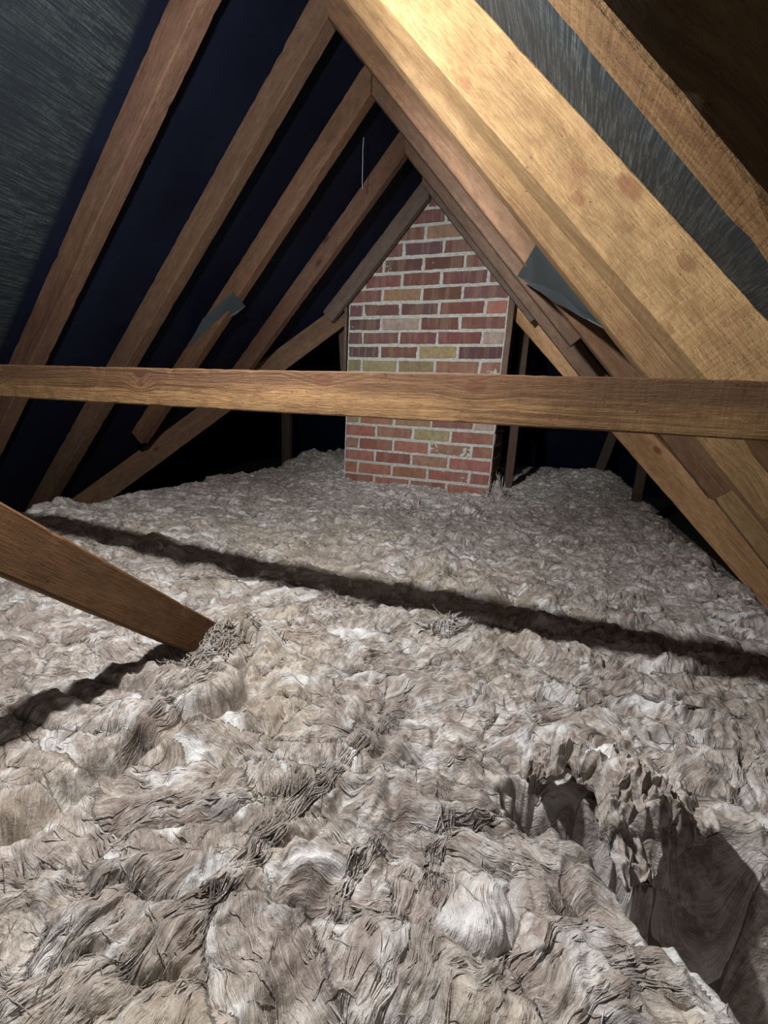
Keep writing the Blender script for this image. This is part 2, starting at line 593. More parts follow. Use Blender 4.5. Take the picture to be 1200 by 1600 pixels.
def rafter(side, yc, z_low, wid, mat, seed, label, tint=(1, 1, 1), dep=DEP, skew=0.0, valley_cut=False):
    """common or jack rafter: from the ridge down to height z_low; skew = how much nearer its foot stands"""
    n = NL if side < 0 else NR
    cu = CL_U if side < 0 else CR_U
    cm = cu + dep / 2 - (dep - DEP)
    dirv = np.array([side * CT, 0, -ST])

    def on(z):
        x = (-(cm - CT * z) / ST) if side < 0 else ((cm - CT * z) / ST)
        return np.array([x, 0, z])
    a, b = on(ZR + 0.06), on(z_low)
    a[1] = yc + (skew if skew else 0)
    b[1] = yc - (skew if skew else 0)
    cuts = [((XA + side * 0.001, 0, 0), (-side, 0, 0))]
    if valley_cut:
        v = valley(0.0, side)
        vd = VLD * np.array([1 if side < 0 else -1, 1, 1])
        nn = np.cross(vd, (0, 0, 1))
        nn = nn / np.linalg.norm(nn)
        if nn[0] * side < 0:
            nn = -nn
        cuts.append((tuple(v - nn * 0.024), tuple(nn)))
    else:
        cuts.append(None)
    o = timber('rafter', a, b, n, wid, dep, mat, seed, cuts[0], cuts[1], tint=tint)
    return tag(o, label, 'rafter', 'left slope rafters' if side < 0 else 'right slope rafters')


# left slope, near to far
rafter(-1, 0.636, -0.72, 0.045, M_BROWN, 11, 'rafter beyond the left picture edge that carries the left end of the tie beam')
rafter(-1, 1.032, -0.72, 0.050, M_BROWN, 12, 'wide reddish brown rafter at far left beside the streaky felt', (1.0, .88, .84))
rafter(-1, 1.368, -0.72, 0.052, M_BROWN, 13, 'brown rafter reaching the insulation next to the foot of the left valley rafter', (.98, .93, .88))
rafter(-1, 1.682, -0.20, 0.046, M_BROWN, 14, 'orange brown left rafter partly covered by the small grey felt flap', (1.15, 1.0, .88), valley_cut=True)
rafter(-1, 2.060, -0.10, 0.042, M_BROWN, 15, 'thin reddish left rafter second from the chimney, ending behind the tie beam', (.88, .74, .70), valley_cut=True)
rafter(-1, 2.452, 0.505, 0.040, M_GREY, 16, 'short grey brown rafter lying along the left edge of the brick gable peak', valley_cut=True)
# right slope, near to far
rafter(1, 0.408, -0.72, 0.048, M_HONEY, 21, 'narrow honey rafter at top right between streaky felt and the black corner', (.80, .72, .62))
rafter(1, 0.762, -0.72, 0.078, M_BROAD, 22, 'broad honey rafter filling the upper right, brightly lit, its face full of knots', (1.08, 1.06, 1.0), dep=0.086, skew=0.145)
rafter(1, 1.032, -0.72, 0.050, M_HONEY, 23, 'honey rafter tucked just behind the broad bright right rafter', (.95, .92, .9))
rafter(1, 1.358, -0.155, 0.046, M_BROWN, 24, 'orange brown right rafter overlapped by the large grey felt flap', (1.35, 1.2, 1.0))
rafter(1, 1.687, 0.265, 0.046, M_BROWN, 25, 'brown right rafter emerging just below the lower tip of the large felt flap', (1.1, 1.05, 1.0), valley_cut=True)
rafter(1, 2.057, 0.10, 0.044, M_BROWN, 26, 'brown right rafter between the flap and the grey rafter at the chimney', (.95, .92, .9), valley_cut=True)
rafter(1, 2.327, 0.46, 0.046, M_GREY, 27, 'grey brown rafter lying along the right edge of the brick gable peak', valley_cut=True)


cm_ = CR_U + DEP / 2 + 0.006
o = timber('rafter_tail', ((cm_ + CT * 0.13) / ST, 1.358, -0.13), ((cm_ + CT * 0.74) / ST, 1.358, -0.74), NR, 0.046, DEP, M_HONEY, 28)
tag(o, 'pale lower length of rafter at right edge, spliced below the orange brown rafter', 'rafter')


def valley_rafter(side, seed, mat, tint, label):
    D = 0.145
    a, b = valley(ZR - 0.02, side), valley(-0.78, side)
    a = a - np.array([0, 0, D / 2 + 0.004])
    b = b - np.array([0, 0, D / 2 + 0.004])
    dd = b - a
    wy = 0.044
    ax = dd / np.linalg.norm(dd)
    dz = D * math.hypot(ax[0], ax[1])
    o = timber('valley_rafter', a, b, (0, 0, 1), wy, dz, mat, seed, cut0=((XA + side * 0.16, 0, 0), (-side, 0, 0)), tint=tint)
    return tag(o, label, 'valley rafter', 'valley rafters')


valley_rafter(-1, 31, M_BROWN, (1.0, .93, .84), 'sloping valley rafter left of the chimney, its foot on the insulation at left')
valley_rafter(1, 32, M_HONEY, (1.45, 1.32, 1.35), 'pale pinkish valley rafter right of the chimney running to the right picture edge')

# collar tie across the view
o = timber('tie_beam', (-1.80, 0.6775, 0.0205), (0.285, 0.6775, 0.0205), (0, 0, 1), 0.035, 0.0695, M_TIE, 41, rnd=0.0022, step=0.012)
tag(o, 'long level tie beam of rough sawn timber crossing in front of the chimney', 'beam')

# longitudinal brace coming down on the left into the insulation
o = timber('brace_board', (-0.578, -0.42, 0.4955), (-0.578, 0.70, -0.530), (0, 1, 1), 0.034, 0.068, M_DARK, 42, step=0.012)
tag(o, 'dark brown diagonal brace at lower left whose end is buried in insulation', 'brace')

# posts and battens around and beyond the chimney
P0 = [
    ('batten', (-0.266, 2.463, 0.585), (-0.270, 2.463, 0.10), (0, -1, 0), 0.030, 0.020, M_BROWN, 51, 'slim upright batten along the right edge of the chimney, above the tie beam'),
    ('batten', (-1.192, 2.475, 0.56), (-1.190, 2.475, 0.02), (0, -1, 0), 0.016, 0.020, M_GREY, 52, 'slim grey upright batten along the left edge of the chimney'),
    ('post', (-0.212, 2.84, 0.72), (-0.212, 2.84, -0.62), (0, 1, 0), 0.050, 0.045, M_BROWN, 53, 'upright post just right of the chimney, standing behind its slim batten'),
    ('post', (-1.285, 2.62, 0.62), (-1.225, 2.62, -0.05), (0, 1, 0), 0.060, 0.045, M_BROWN, 54, 'short brown post between left valley rafter and chimney, above the tie beam'),
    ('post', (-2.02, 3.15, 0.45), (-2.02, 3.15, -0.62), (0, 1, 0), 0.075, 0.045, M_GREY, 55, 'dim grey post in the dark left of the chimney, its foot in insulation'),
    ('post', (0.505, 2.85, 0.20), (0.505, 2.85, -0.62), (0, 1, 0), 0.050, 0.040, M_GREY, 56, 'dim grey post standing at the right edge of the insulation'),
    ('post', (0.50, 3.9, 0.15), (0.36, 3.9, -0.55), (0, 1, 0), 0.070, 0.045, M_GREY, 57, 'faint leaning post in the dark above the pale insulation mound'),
]
for nm, a, b, zd, wy, dz, mat, sd, lab in P0:
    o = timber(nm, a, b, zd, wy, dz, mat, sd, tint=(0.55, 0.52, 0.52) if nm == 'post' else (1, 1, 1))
    tag(o, lab, nm, {'post': 'posts beyond the valleys', 'batten': 'battens beside the chimney'}[nm])

# ---------------------------------------------------------------- chimney
CX0, CX1, CY0, CY1 = -1.185, -0.287, 2.50, 2.95
chim = bpy.data.objects.new('chimney', None)
COL.objects.link(chim)
chim.location = ((CX0 + CX1) / 2, (CY0 + CY1) / 2, -0.66)
tag(chim, 'tapering red and yellow brick chimney breast rising from the insulation', 'chimney')
CM = Matrix.Translation(-chim.location)

RED_D = (0.185, 0.082, 0.073)
RED_P = (0.155, 0.080, 0.086)
RED_B = (0.34, 0.145, 0.105)
RED_O = (0.29, 0.145, 0.10)
YEL = (0.29, 0.245, 0.135)
YEL_L = (0.46, 0.39, 0.19)
TAN = (0.32, 0.19, 0.125)
PALE = (0.42, 0.34, 0.28)
GRY = (0.20, 0.165, 0.14)
# rows listed downwards from the top joint at z = 1.108; 'A' starts with a long brick, 'B' with a half brick
rows = {}
for k in range(-14, 11):
    rows[k] = ('B' if k % 2 == 0 else 'A', None)
cols = {   # colours read off the courses, left to right (row 0 lies just above the z = 0.358 joint)
    9: [RED_P, RED_D, RED_D, RED_P, RED_D], 8: [RED_D] * 5, 7: [RED_P, RED_D, TAN, RED_D, RED_D], 6: [RED_D, RED_D, RED_P, RED_D, RED_D],
    5: [RED_D, RED_P, RED_D, RED_D, RED_D], 4: [RED_D, RED_D, RED_D, RED_D, RED_D], 3: [RED_D, TAN, RED_D, RED_P],
    2: [RED_P, RED_D, RED_P, RED_D, RED_B], 1: [RED_P, PALE, RED_D, RED_D], 0: [RED_P, RED_D, RED_D, RED_D, PALE],
    -1: [RED_P, RED_D, YEL_L, RED_P], -2: [YEL, YEL, YEL, RED_O, RED_O], -3: [RED_O, TAN, RED_O, TAN], -4: [TAN, RED_O, YEL, RED_O, PALE],
    -5: [GRY, RED_B, YEL, YEL_L], -6: [YEL, RED_B, TAN, RED_O, PALE], -7: [RED_B, RED_O, YEL, RED_B], -8: [TAN, RED_B, RED_B, TAN, RED_B],
    -9: [RED_B, RED_B, TAN, RED_B], -10: [RED_B] * 5, -11: [RED_B] * 4, -12: [RED_B] * 5, -13: [RED_B] * 4, -14: [RED_B] * 5,
}


def brick_faces():
    V, F, Cc = [], [], []
    r = np.random.default_rng(3)

    def brick(u0, u1, z0, z1, col, plane):
        # pillow of 6 x 4 cells with irregular outline, standing 5 mm proud of the mortar
        nu, nv = 9, 5
        base = len(V)
        ju, jv = r.normal(0, 0.0016, 4), r.normal(0, 0.0014, 4)
        dpt = 0.004 + r.normal(0, 0.0012)
        sd = r.random() * 100
        for layer in (0, 1):
            for i in range(nu):
                for j in range(nv):
                    a, b = i / (nu - 1), j / (nv - 1)
                    if layer == 1:
                        a2, b2 = 0.02 + a * 0.96, 0.06 + b * 0.88
                    else:
                        a2, b2 = a, b
                    uu = u0 + (u1 - u0) * a2 + (ju[0] * (1 - a) * (1 - b) + ju[1] * a * (1 - b) + ju[2] * a * b + ju[3] * (1 - a) * b)
                    zz = z0 + (z1 - z0) * b2 + (jv[0] * (1 - a) * (1 - b) + jv[1] * a * (1 - b) + jv[2] * a * b + jv[3] * (1 - a) * b)
                    if i in (0, nu - 1) or j in (0, nv - 1):
                        uu += r.normal(0, 0.0010)
                        zz += r.normal(0, 0.0009)
                    h = -0.004 if layer == 0 else dpt + 0.0012 * math.sin(sd + a * 5) * math.cos(sd * 2 + b * 3)
                    V.append(plane(uu, zz, h))
                    Cc.append(col)
        n = nu * nv
        idx = lambda l, i, j: base + l * n + i * nv + j
        for i in range(nu - 1):
            for j in range(nv - 1):
                F.append((idx(1, i, j), idx(1, i + 1, j), idx(1, i + 1, j + 1), idx(1, i, j + 1)))
        for i in range(nu - 1):
            F.append((idx(0, i, 0), idx(0, i + 1, 0), idx(1, i + 1, 0), idx(1, i, 0)))
            F.append((idx(1, i, nv - 1), idx(1, i + 1, nv - 1), idx(0, i + 1, nv - 1), idx(0, i, nv - 1)))
        for j in range(nv - 1):
            F.append((idx(1, 0, j), idx(1, 0, j + 1), idx(0, 0, j + 1), idx(0, 0, j)))
            F.append((idx(0, nu - 1, j), idx(0, nu - 1, j + 1), idx(1, nu - 1, j + 1), idx(1, nu - 1, j)))
    front = lambda u, z, h: (u, CY0 - h, z)
    right = lambda u, z, h: (CX1 + h, u, z)
    left = lambda u, z, h: (CX0 - h, CY1 - (u - CY0), z)
    for k in range(-14, 11):
        z0 = 0.358 + k * 0.075 + 0.0055
        z1 = z0 + 0.064
        stag = rows[k][0]
        if stag == 'A':
            js = [CX0, CX0 + 0.203, CX0 + 0.432, CX0 + 0.655, CX1]
        else:
            js = [CX0, CX0 + 0.092, CX0 + 0.315, CX0 + 0.535, CX0 + 0.782, CX1]
        cl = cols.get(k, [RED_D] * 5)
        for i in range(len(js) - 1):
            c = np.array(cl[min(i, len(cl) - 1)]) * (1 + r.normal(0, 0.10))
            c = np.clip(c + r.normal(0, 0.006, 3), 0.01, 1)
            brick(js[i] + 0.0055, js[i + 1] - 0.0055, z0, z1, (*c, 1), front)
        for pl in (right, left):
            jj = [CY0, CY0 + 0.11, CY0 + 0.335, CY1] if stag == 'A' else [CY0, CY0 + 0.22, CY1]
            for i in range(len(jj) - 1):
                c = np.array(RED_D) * (1 + r.normal(0, 0.15))
                brick(jj[i] + 0.0055, jj[i + 1] - 0.0055, z0, z1, (*np.clip(c, 0.01, 1), 1), pl)
    return V, F, Cc


def trim_roof(o, extra=0.004):
    import bmesh
    bm = bmesh.new()
    bm.from_mesh(o.data)
    mi = o.matrix_world.inverted()
    off = Vector(o.matrix_world.translation)
    for n, c in ((NL, CL_F), (NR, CR_F)):
        n = Vector(n)
        co = n * (c - extra) - off
        bmesh.ops.bisect_plane(bm, geom=bm.verts[:] + bm.edges[:] + bm.faces[:], plane_co=co, plane_no=n, clear_outer=True)
    bm.to_mesh(o.data)
    bm.free()


V, F, Cc = brick_faces()
LOC = np.array(chim.location)
bo = mesh_np('brickwork', np.array(V) - LOC, F, M_BRICK, colors=np.array(Cc))
bo.matrix_world = Matrix.Translation(chim.location)
trim_roof(bo)
# mortar core: finely gridded on the front so the joints look struck and crumbly
P, Fm = grid_patch(np.array([CX0, CY0, -0.66]), np.array([CX1, CY0, -0.66]), np.array([CX1, CY0, 1.2]), np.array([CX0, CY0, 1.2]), 300, 600)
P[:, 1] -= np.minimum(0.0005 + 0.0016 * fbm(P[:, 0] * 55, P[:, 2] * 55, 3, 4), 0.0024)
mv, mf = [P], [Fm]
nb = len(P)
for (a, b) in (((CX1, CY0), (CX1, CY1)), ((CX1, CY1), (CX0, CY1)), ((CX0, CY1), (CX0, CY0))):
    q, f2 = grid_patch(np.array([*a, -0.66]), np.array([*b, -0.66]), np.array([*b, 1.2]), np.array([*a, 1.2]), 12, 30)
    mv.append(q)
    mf.append(f2 + nb)
    nb += len(q)
mo = mesh_np('mortar', np.concatenate(mv) - LOC, np.concatenate(mf), M_MORTAR)
mo.matrix_world = Matrix.Translation(chim.location)
trim_roof(mo)
bpy.context.view_layer.update()
for o in (bo, mo):
    o.parent = chim
    o.matrix_parent_inverse = chim.matrix_world.inverted()
for o in (bo, mo):
    o.matrix_parent_inverse = Matrix.Identity(4)
    o.matrix_basis = Matrix.Identity(4)


# ---------------------------------------------------------------- felt flaps hanging from the roof
def flap(pts, seed, label):
    """pts: outline (m,3); a thin curled sheet filling the outline"""
    pts = np.array(pts, float)
    c = pts.mean(0)
    rings, m = 10, len(pts)
    # densify outline
    out = []
    for i in range(m):
        for t in np.linspace(0, 1, 8, endpoint=False):
            out.append(pts[i] * (1 - t) + pts[(i + 1) % m] * t)
    out = np.array(out)
    n = np.cross(pts[1] - pts[0], pts[-1] - pts[0])
    n = n / np.linalg.norm(n)
    k = len(out)
    V = [c]
    for r_ in range(1, rings + 1):
        V += list(c + (out - c) * (r_ / rings))
    V = np.array(V)
    V = V + n * (0.004 * perlin(V[:, 0] * 14 + seed, V[:, 2] * 14, seed))[:, None]
    F = [(0, 1 + j, 1 + (j + 1) % k) for j in range(k)]
    for r_ in range(rings - 1):
        for j in range(k):
            a, b = 1 + r_ * k + j, 1 + r_ * k + (j + 1) % k
            F.append((a, a + k, b + k, b))
    nV = len(V)
    V2 = np.concatenate([V, V + n * 0.003])
    F2 = F + [tuple(q + nV for q in f[::-1]) for f in F]
    e0 = 1 + (rings - 1) * k
    for j in range(k):
        a, b = e0 + j, e0 + (j + 1) % k
        F2.append((a, a + nV, b + nV, b))
    o = mesh_np('felt_flap', V2, F2, M_FLAP)
    return tag(o, label, 'felt', 'loose felt flaps')


flap([(-1.283, 1.600, 0.434), (-1.306, 1.712, 0.405), (-1.345, 1.70, 0.372), (-1.402, 1.665, 0.332), (-1.50, 1.68, 0.275), (-1.592, 1.66, 0.222), (-1.45, 1.615, 0.335)],
     3, 'small grey triangle of loose felt hanging over a left rafter')
flap([(-0.164, 1.572, 0.432), (-0.078, 1.072, 0.358), (0.008, 1.066, 0.268), (0.108, 1.064, 0.160), (0.044, 1.092, 0.208), (-0.028, 1.278, 0.282)],
     8, 'large blue grey flap of loose felt hanging between the right rafters')

# ---------------------------------------------------------------- insulation
def seg_dist(x, y, pts):
    d = np.full(x.shape, 1e9)
    for (ax, ay), (bx, by) in zip(pts[:-1], pts[1:]):
        vx, vy = bx - ax, by - ay
        t = np.clip(((x - ax) * vx + (y - ay) * vy) / (vx * vx + vy * vy), 0, 1)
        d = np.minimum(d, np.hypot(x - ax - t * vx, y - ay - t * vy))
    return d


CREV = [   # (polyline, depth, half width)
    ([(-0.50, 0.16), (-0.455, 0.22), (-0.45, 0.31), (-0.43, 0.40), (-0.37, 0.47)], 0.034, 0.016),
    ([(-0.36, 0.20), (-0.25, 0.235), (-0.19, 0.33), (-0.155, 0.42), (-0.15, 0.58)], 0.010, 0.010),
    ([(-0.10, 0.86), (-0.02, 0.83), (0.12, 0.76), (0.24, 0.77), (0.38, 0.785)], 0.016, 0.014),
    ([(-0.27, 0.83), (-0.18, 0.84), (-0.13, 0.80)], 0.020, 0.012),
    ([(-0.12, 0.15), (-0.15, 0.25), (-0.10, 0.34), (-0.13, 0.42)], 0.010, 0.010),
    ([(-0.53, 0.62), (-0.46, 0.60), (-0.42, 0.52), (-0.35, 0.50)], 0.022, 0.014),
    ([(0.03, 0.62), (0.13, 0.66), (0.25, 0.64)], 0.012, 0.012),
]
HUMP = [   # x, y, height, radius
    (-0.60, 1.98, 0.055, 0.06), (-0.30, 1.95, 0.060, 0.055), (-0.235, 2.42, 0.10, 0.03), (-0.45, 2.2, 0.02, 0.1),
    (0.28, 3.35, 0.10, 0.22), (0.05, 3.0, 0.03, 0.15), (-2.0, 3.3, 0.06, 0.3), (-1.5, 2.9, 0.03, 0.25), (-0.44, 0.66, 0.020, 0.07),
    (-0.43, 0.52, 0.012, 0.05), (0.60, 1.45, 0.03, 0.06), (-1.83, 1.15, 0.03, 0.09), (0.17, 0.56, 0.018, 0.09),
]
HOLE = [(0.040, 0.480), (0.075, 0.478), (0.105, 0.455)]
PIT = [(0.150, 0.432), (0.185, 0.405), (0.225, 0.385)]
PIT2 = [(0.20, 0.44), (0.27, 0.43)]


def hash01(ix, iy, seed):
    h = (ix * 374761393 + iy * 668265263 + seed * 974634777) & 0xffffffff
    h = ((h ^ (h >> 13)) * 1274126177) & 0xffffffff
    h = ((h ^ (h >> 15)) * 2246822519) & 0xffffffff
    return ((h ^ (h >> 16)) & 0xffffffff) / 4294967296.0


def cells(x, y, seed):
    """jittered cells: distances to the two nearest centres, nearest centre and its random number"""
    xi, yi = np.floor(x).astype(np.int64), np.floor(y).astype(np.int64)
    d1 = np.full(x.shape, 9.0)
    d2 = np.full(x.shape, 9.0)
    cx, cy, rnd = np.zeros(x.shape), np.zeros(x.shape), np.zeros(x.shape)
    for i in (-1, 0, 1):
        for j in (-1, 0, 1):
            a, b = xi + i, yi + j
            px = a + 0.1 + 0.8 * hash01(a, b, seed)
            py = b + 0.1 + 0.8 * hash01(a, b, seed + 1)
            d = np.hypot(px - x, py - y)
            near = d < d1
            d2 = np.where(near, d1, np.minimum(d2, d))
            cx, cy = np.where(near, px, cx), np.where(near, py, cy)
            rnd = np.where(near, hash01(a, b, seed + 2), rnd)
            d1 = np.minimum(d, d1)
    return d1, d2, cx, cy, rnd


TUFT = 13.5


def flow_full(x, y):
    """coordinates that follow the lie of the fibres in each torn tuft: u along, v across"""
    wx = 0.050 * fbm(x * 3.1, y * 3.1, 2, 31) + 0.016 * fbm(x * 12, y * 12, 2, 32)
    wy = 0.050 * fbm(x * 3.1 + 7, y * 3.1 + 3, 2, 33) + 0.016 * fbm(x * 12 + 4, y * 12 + 8, 2, 34)
    X, Y = x + wx, y + wy
    am = math.radians(17)
    c0, s0 = math.cos(am), math.sin(am)
    A, B = X * c0 + Y * s0, -X * s0 + Y * c0
    d1, d2, cx, cy, rn = cells(A * TUFT * 0.50, B * TUFT * 1.35, 50)
    th = (rn - 0.5) * math.radians(150)
    c, s = np.cos(th), np.sin(th)
    lx, ly = A - cx / (TUFT * 0.50), B - cy / (TUFT * 1.35)
    u = lx * c + ly * s + rn * 7.0
    v = -lx * s + ly * c + rn * 13.0
    return u, v, np.clip(d2 - d1, 0, 1), rn


def flow(x, y):
    return flow_full(x, y)[:2]


def wool_h(x, y):
    wx = 0.055 * fbm(x * 4.1, y * 4.1, 3, 1)
    wy = 0.055 * fbm(x * 4.1 + 31, y * 4.1 + 7, 3, 2)
    X, Y = x + wx, y + wy
    u, v, edge, rn = flow_full(x, y)
    fade = np.clip(edge * 5, 0, 1)
    h = -0.437 + 0.020 * fbm(x * 1.7, y * 1.7, 2, 3)
    h = h + 0.026 * (np.abs(fbm(X * 5.5, Y * 5.5, 2, 4)) - 0.25)
    h = h + 0.012 * (np.sqrt(np.clip(edge * 1.6, 0, 1)) - 0.6) + 0.010 * (rn - 0.5) * fade
    e2 = cells(X * 26, Y * 26, 80)
    h = h + 0.0050 * (np.sqrt(np.clip((e2[1] - e2[0]) * 1.5, 0, 1)) - 0.6)
    h = h + fade * (0.011 * (np.abs(perlin(u * 9, v * 24, 7)) - 0.25) + 0.009 * (np.abs(perlin(u * 17, v * 48, 8)) - 0.25)
                    + 0.0050 * (np.abs(perlin(u * 30, v * 100, 9)) - 0.25) + 0.0022 * perlin(u * 50, v * 190, 10))
    h = h + 0.0042 * perlin(X * 60, Y * 60, 15) + 0.0018 * perlin(X * 140, Y * 140, 16)
    wx2 = 0.018 * fbm(X * 13, Y * 13, 2, 5)
    wy2 = 0.018 * fbm(X * 13 + 9, Y * 13 + 3, 2, 6)
    for pl, dp, wd in CREV:
        d = seg_dist(x + wx2 * 0.8, y + wy2 * 0.8, pl)
        h = h - dp * np.exp(-(d / wd) ** 2) + dp * 0.35 * np.exp(-((d - wd * 2.2) / (wd * 1.2)) ** 2)
    for hx, hy, a, r_ in HUMP:
        h = h + a * np.exp(-((x - hx) ** 2 + (y - hy) ** 2) / (r_ * r_))
    wx2 = wx2 + 0.006 * perlin(x * 55, y * 55, 90) + 0.003 * perlin(x * 130, y * 130, 91)
    d = np.minimum(seg_dist(x + wx2, y + wy2, HOLE) - 0.022,
                   np.minimum(seg_dist(x + wx2, y + wy2, PIT) - 0.042, seg_dist(x + wx2, y + wy2, PIT2) - 0.052))
    h = h - 0.24 * (1 / (1 + np.exp(np.clip(d / 0.007, -40, 40))))
    # hollow the board end sinks into
    h = h - 0.02 * np.exp(-(((x + 0.56) / 0.03) ** 2 + ((y - 0.55) / 0.05) ** 2))
    # the quilt stops short of the eaves
    e = 0.05 * fbm(y * 5, y * 0 + 2.5, 3, 12)
    xl = -1.86 - 0.30 * np.clip((y - 2.5) / 2, 0, 1) + e
    xr = 0.60 + e * 0.8
    h = h - 0.26 * (1 / (1 + np.exp(np.clip((x - xl) / 0.018, -40, 40)))) - 0.26 * (1 / (1 + np.exp(np.clip((xr - x) / 0.018, -40, 40))))
    return np.maximum(h, -0.655)


def spaced(a, b, dens):
    """coordinates from a to b with local spacing dens(x)"""
    out = [a]
    while out[-1] < b:
        out.append(out[-1] + dens(out[-1]))
    return np.array(out)


WV, WF, WA = [], [], []
nW = 0


def add_part(V, F, A):
    global nW
    WV.append(V)
    WF.append(F + nW)
    WA.append(A)
    nW += len(V)


def grid_faces(n, m):
    idx = np.arange(n * m).reshape(n, m)
    return np.stack([idx[:-1, :-1], idx[1:, :-1], idx[1:, 1:], idx[:-1, 1:]], -1).reshape(-1, 4)


def side_push(x, y):
    return (x + 0.006 * perlin(x * 22, y * 22, 20) + 0.003 * perlin(x * 60, y * 60, 21),
            y + 0.006 * perlin(x * 22 + 5, y * 22 + 5, 22) + 0.003 * perlin(x * 60 + 5, y * 60, 23))


gx = spaced(-2.45, 0.85, lambda v: 0.0019 + 0.0030 * min(1, max(0, abs(v + 0.15) - 0.45)))
gy = spaced(-0.12, 4.2, lambda v: 0.0017 + 0.0028 * max(0, v - 0.3))
GX, GY = np.meshgrid(gx, gy, indexing='ij')
H = wool_h(GX, GY)
FU, FV = flow(GX, GY)
QX, QY = side_push(GX, GY)
add_part(np.stack([QX, QY, H], -1).reshape(-1, 3), grid_faces(*GX.shape),
         np.stack([FU, FV, 0 * FU], -1).reshape(-1, 3))

# torn tongue of quilt curling over the hole at lower right
nu, nv = 190, 170
uu = np.linspace(0, 1, nu)[:, None]
vv = np.linspace(0, 1, nv)[None, :]
Hx = 0.020 + 0.208 * uu + 0 * vv
Hy = 0.512 + 0.020 * np.sin(uu * math.pi) + 0 * vv
tx, ty = 0.140 + (Hx - 0.16) * 0.50, 0.400 + 0.035 * np.abs(uu - 0.35) * 2
wl = np.clip((uu - 0.33) / 0.14, 0, 1)
wl = wl * wl * (3 - 2 * wl)
tx, ty = Hx * (1 - wl) + tx * wl, (Hy - 0.030) * (1 - wl) + ty * wl
PX = Hx * (1 - vv) + tx * vv
PY = Hy * (1 - vv) + ty * vv
arch = 0.026 * np.sin(np.clip(vv * 1.2, 0, 1) * math.pi) - 0.040 * vv ** 2 + 0.014 * np.sin(uu * math.pi)
PZ0 = -0.420 + 0.022 * np.exp(-((uu - 0.25) / 0.18) ** 2) + arch * (0.25 + 0.75 * wl) - 0.016 * (2 * uu - 1) ** 2
nz = (0.026 * (np.abs(perlin(PX * 30, PY * 30, 40)) - 0.25) + 0.016 * (np.abs(perlin(PX * 75, PY * 60, 41)) - 0.25)
      + 0.006 * perlin(PX * 150, PY * 130, 42) + 0.003 * perlin(PX * 330, PY * 300, 43))
thick = 0.022 * np.sqrt(np.clip(1 - (2 * uu - 1) ** 4, 0, 1)) * np.sqrt(np.clip(1 - vv ** 5, 0, 1)) + 0.001
ex = 0.012 * perlin(PX * 30, PY * 30, 44) + 0.005 * perlin(PX * 110, PY * 110, 46)
ey = 0.014 * perlin(PX * 34, PY * 34, 45) + 0.005 * perlin(PX * 110, PY * 110 + 9, 47)
FU, FV = flow(PX, PY)
for top in (True, False):
    Z = PZ0 + (nz + thick * 0.5 if top else nz * 0.5 - thick * 0.6)
    add_part(np.stack([PX + ex, PY + ey, Z], -1).reshape(-1, 3), grid_faces(nu, nv), np.stack([FV * 0.8, FU, 0 * FU], -1).reshape(-1, 3))


# loose fibres and locks lying on the quilt, combed along the flow
def strands(n, seg, xs, ys, length, rad, lift, jit, follow=1.0, vert=0.0, dirs=None):
    r = rng
    t = np.linspace(0, 1, seg)
    P = np.zeros((n, seg, 3))
    x, y = xs.copy(), ys.copy()
    step = length / (seg - 1)
    if dirs is None:
        e = 0.004
        v0 = flow(x, y)[1]
        a = np.arctan2(-(flow(x + e, y)[1] - v0), flow(x, y + e)[1] - v0)
        a = a + np.where(r.random(n) < 0.5, math.pi, 0)
    else:
        a = dirs.copy()
    off = r.normal(0, jit, n)
    k = r.normal(0, 1, n) * jit * 14
    for i in range(seg):
        P[:, i, 0], P[:, i, 1] = x, y
        if follow > 0:
            e = 0.004
            v0 = flow(x, y)[1]
            g = np.arctan2(-(flow(x + e, y)[1] - v0), flow(x, y + e)[1] - v0)
            dlt = (g - a + math.pi / 2) % math.pi - math.pi / 2
            a = a + dlt * follow
        aa = a + off
        x = x + np.cos(aa) * step
        y = y + np.sin(aa) * step
        off = off + k * step
    tubes(P[:, :, 0], P[:, :, 1], rad, lift, 2, vert)


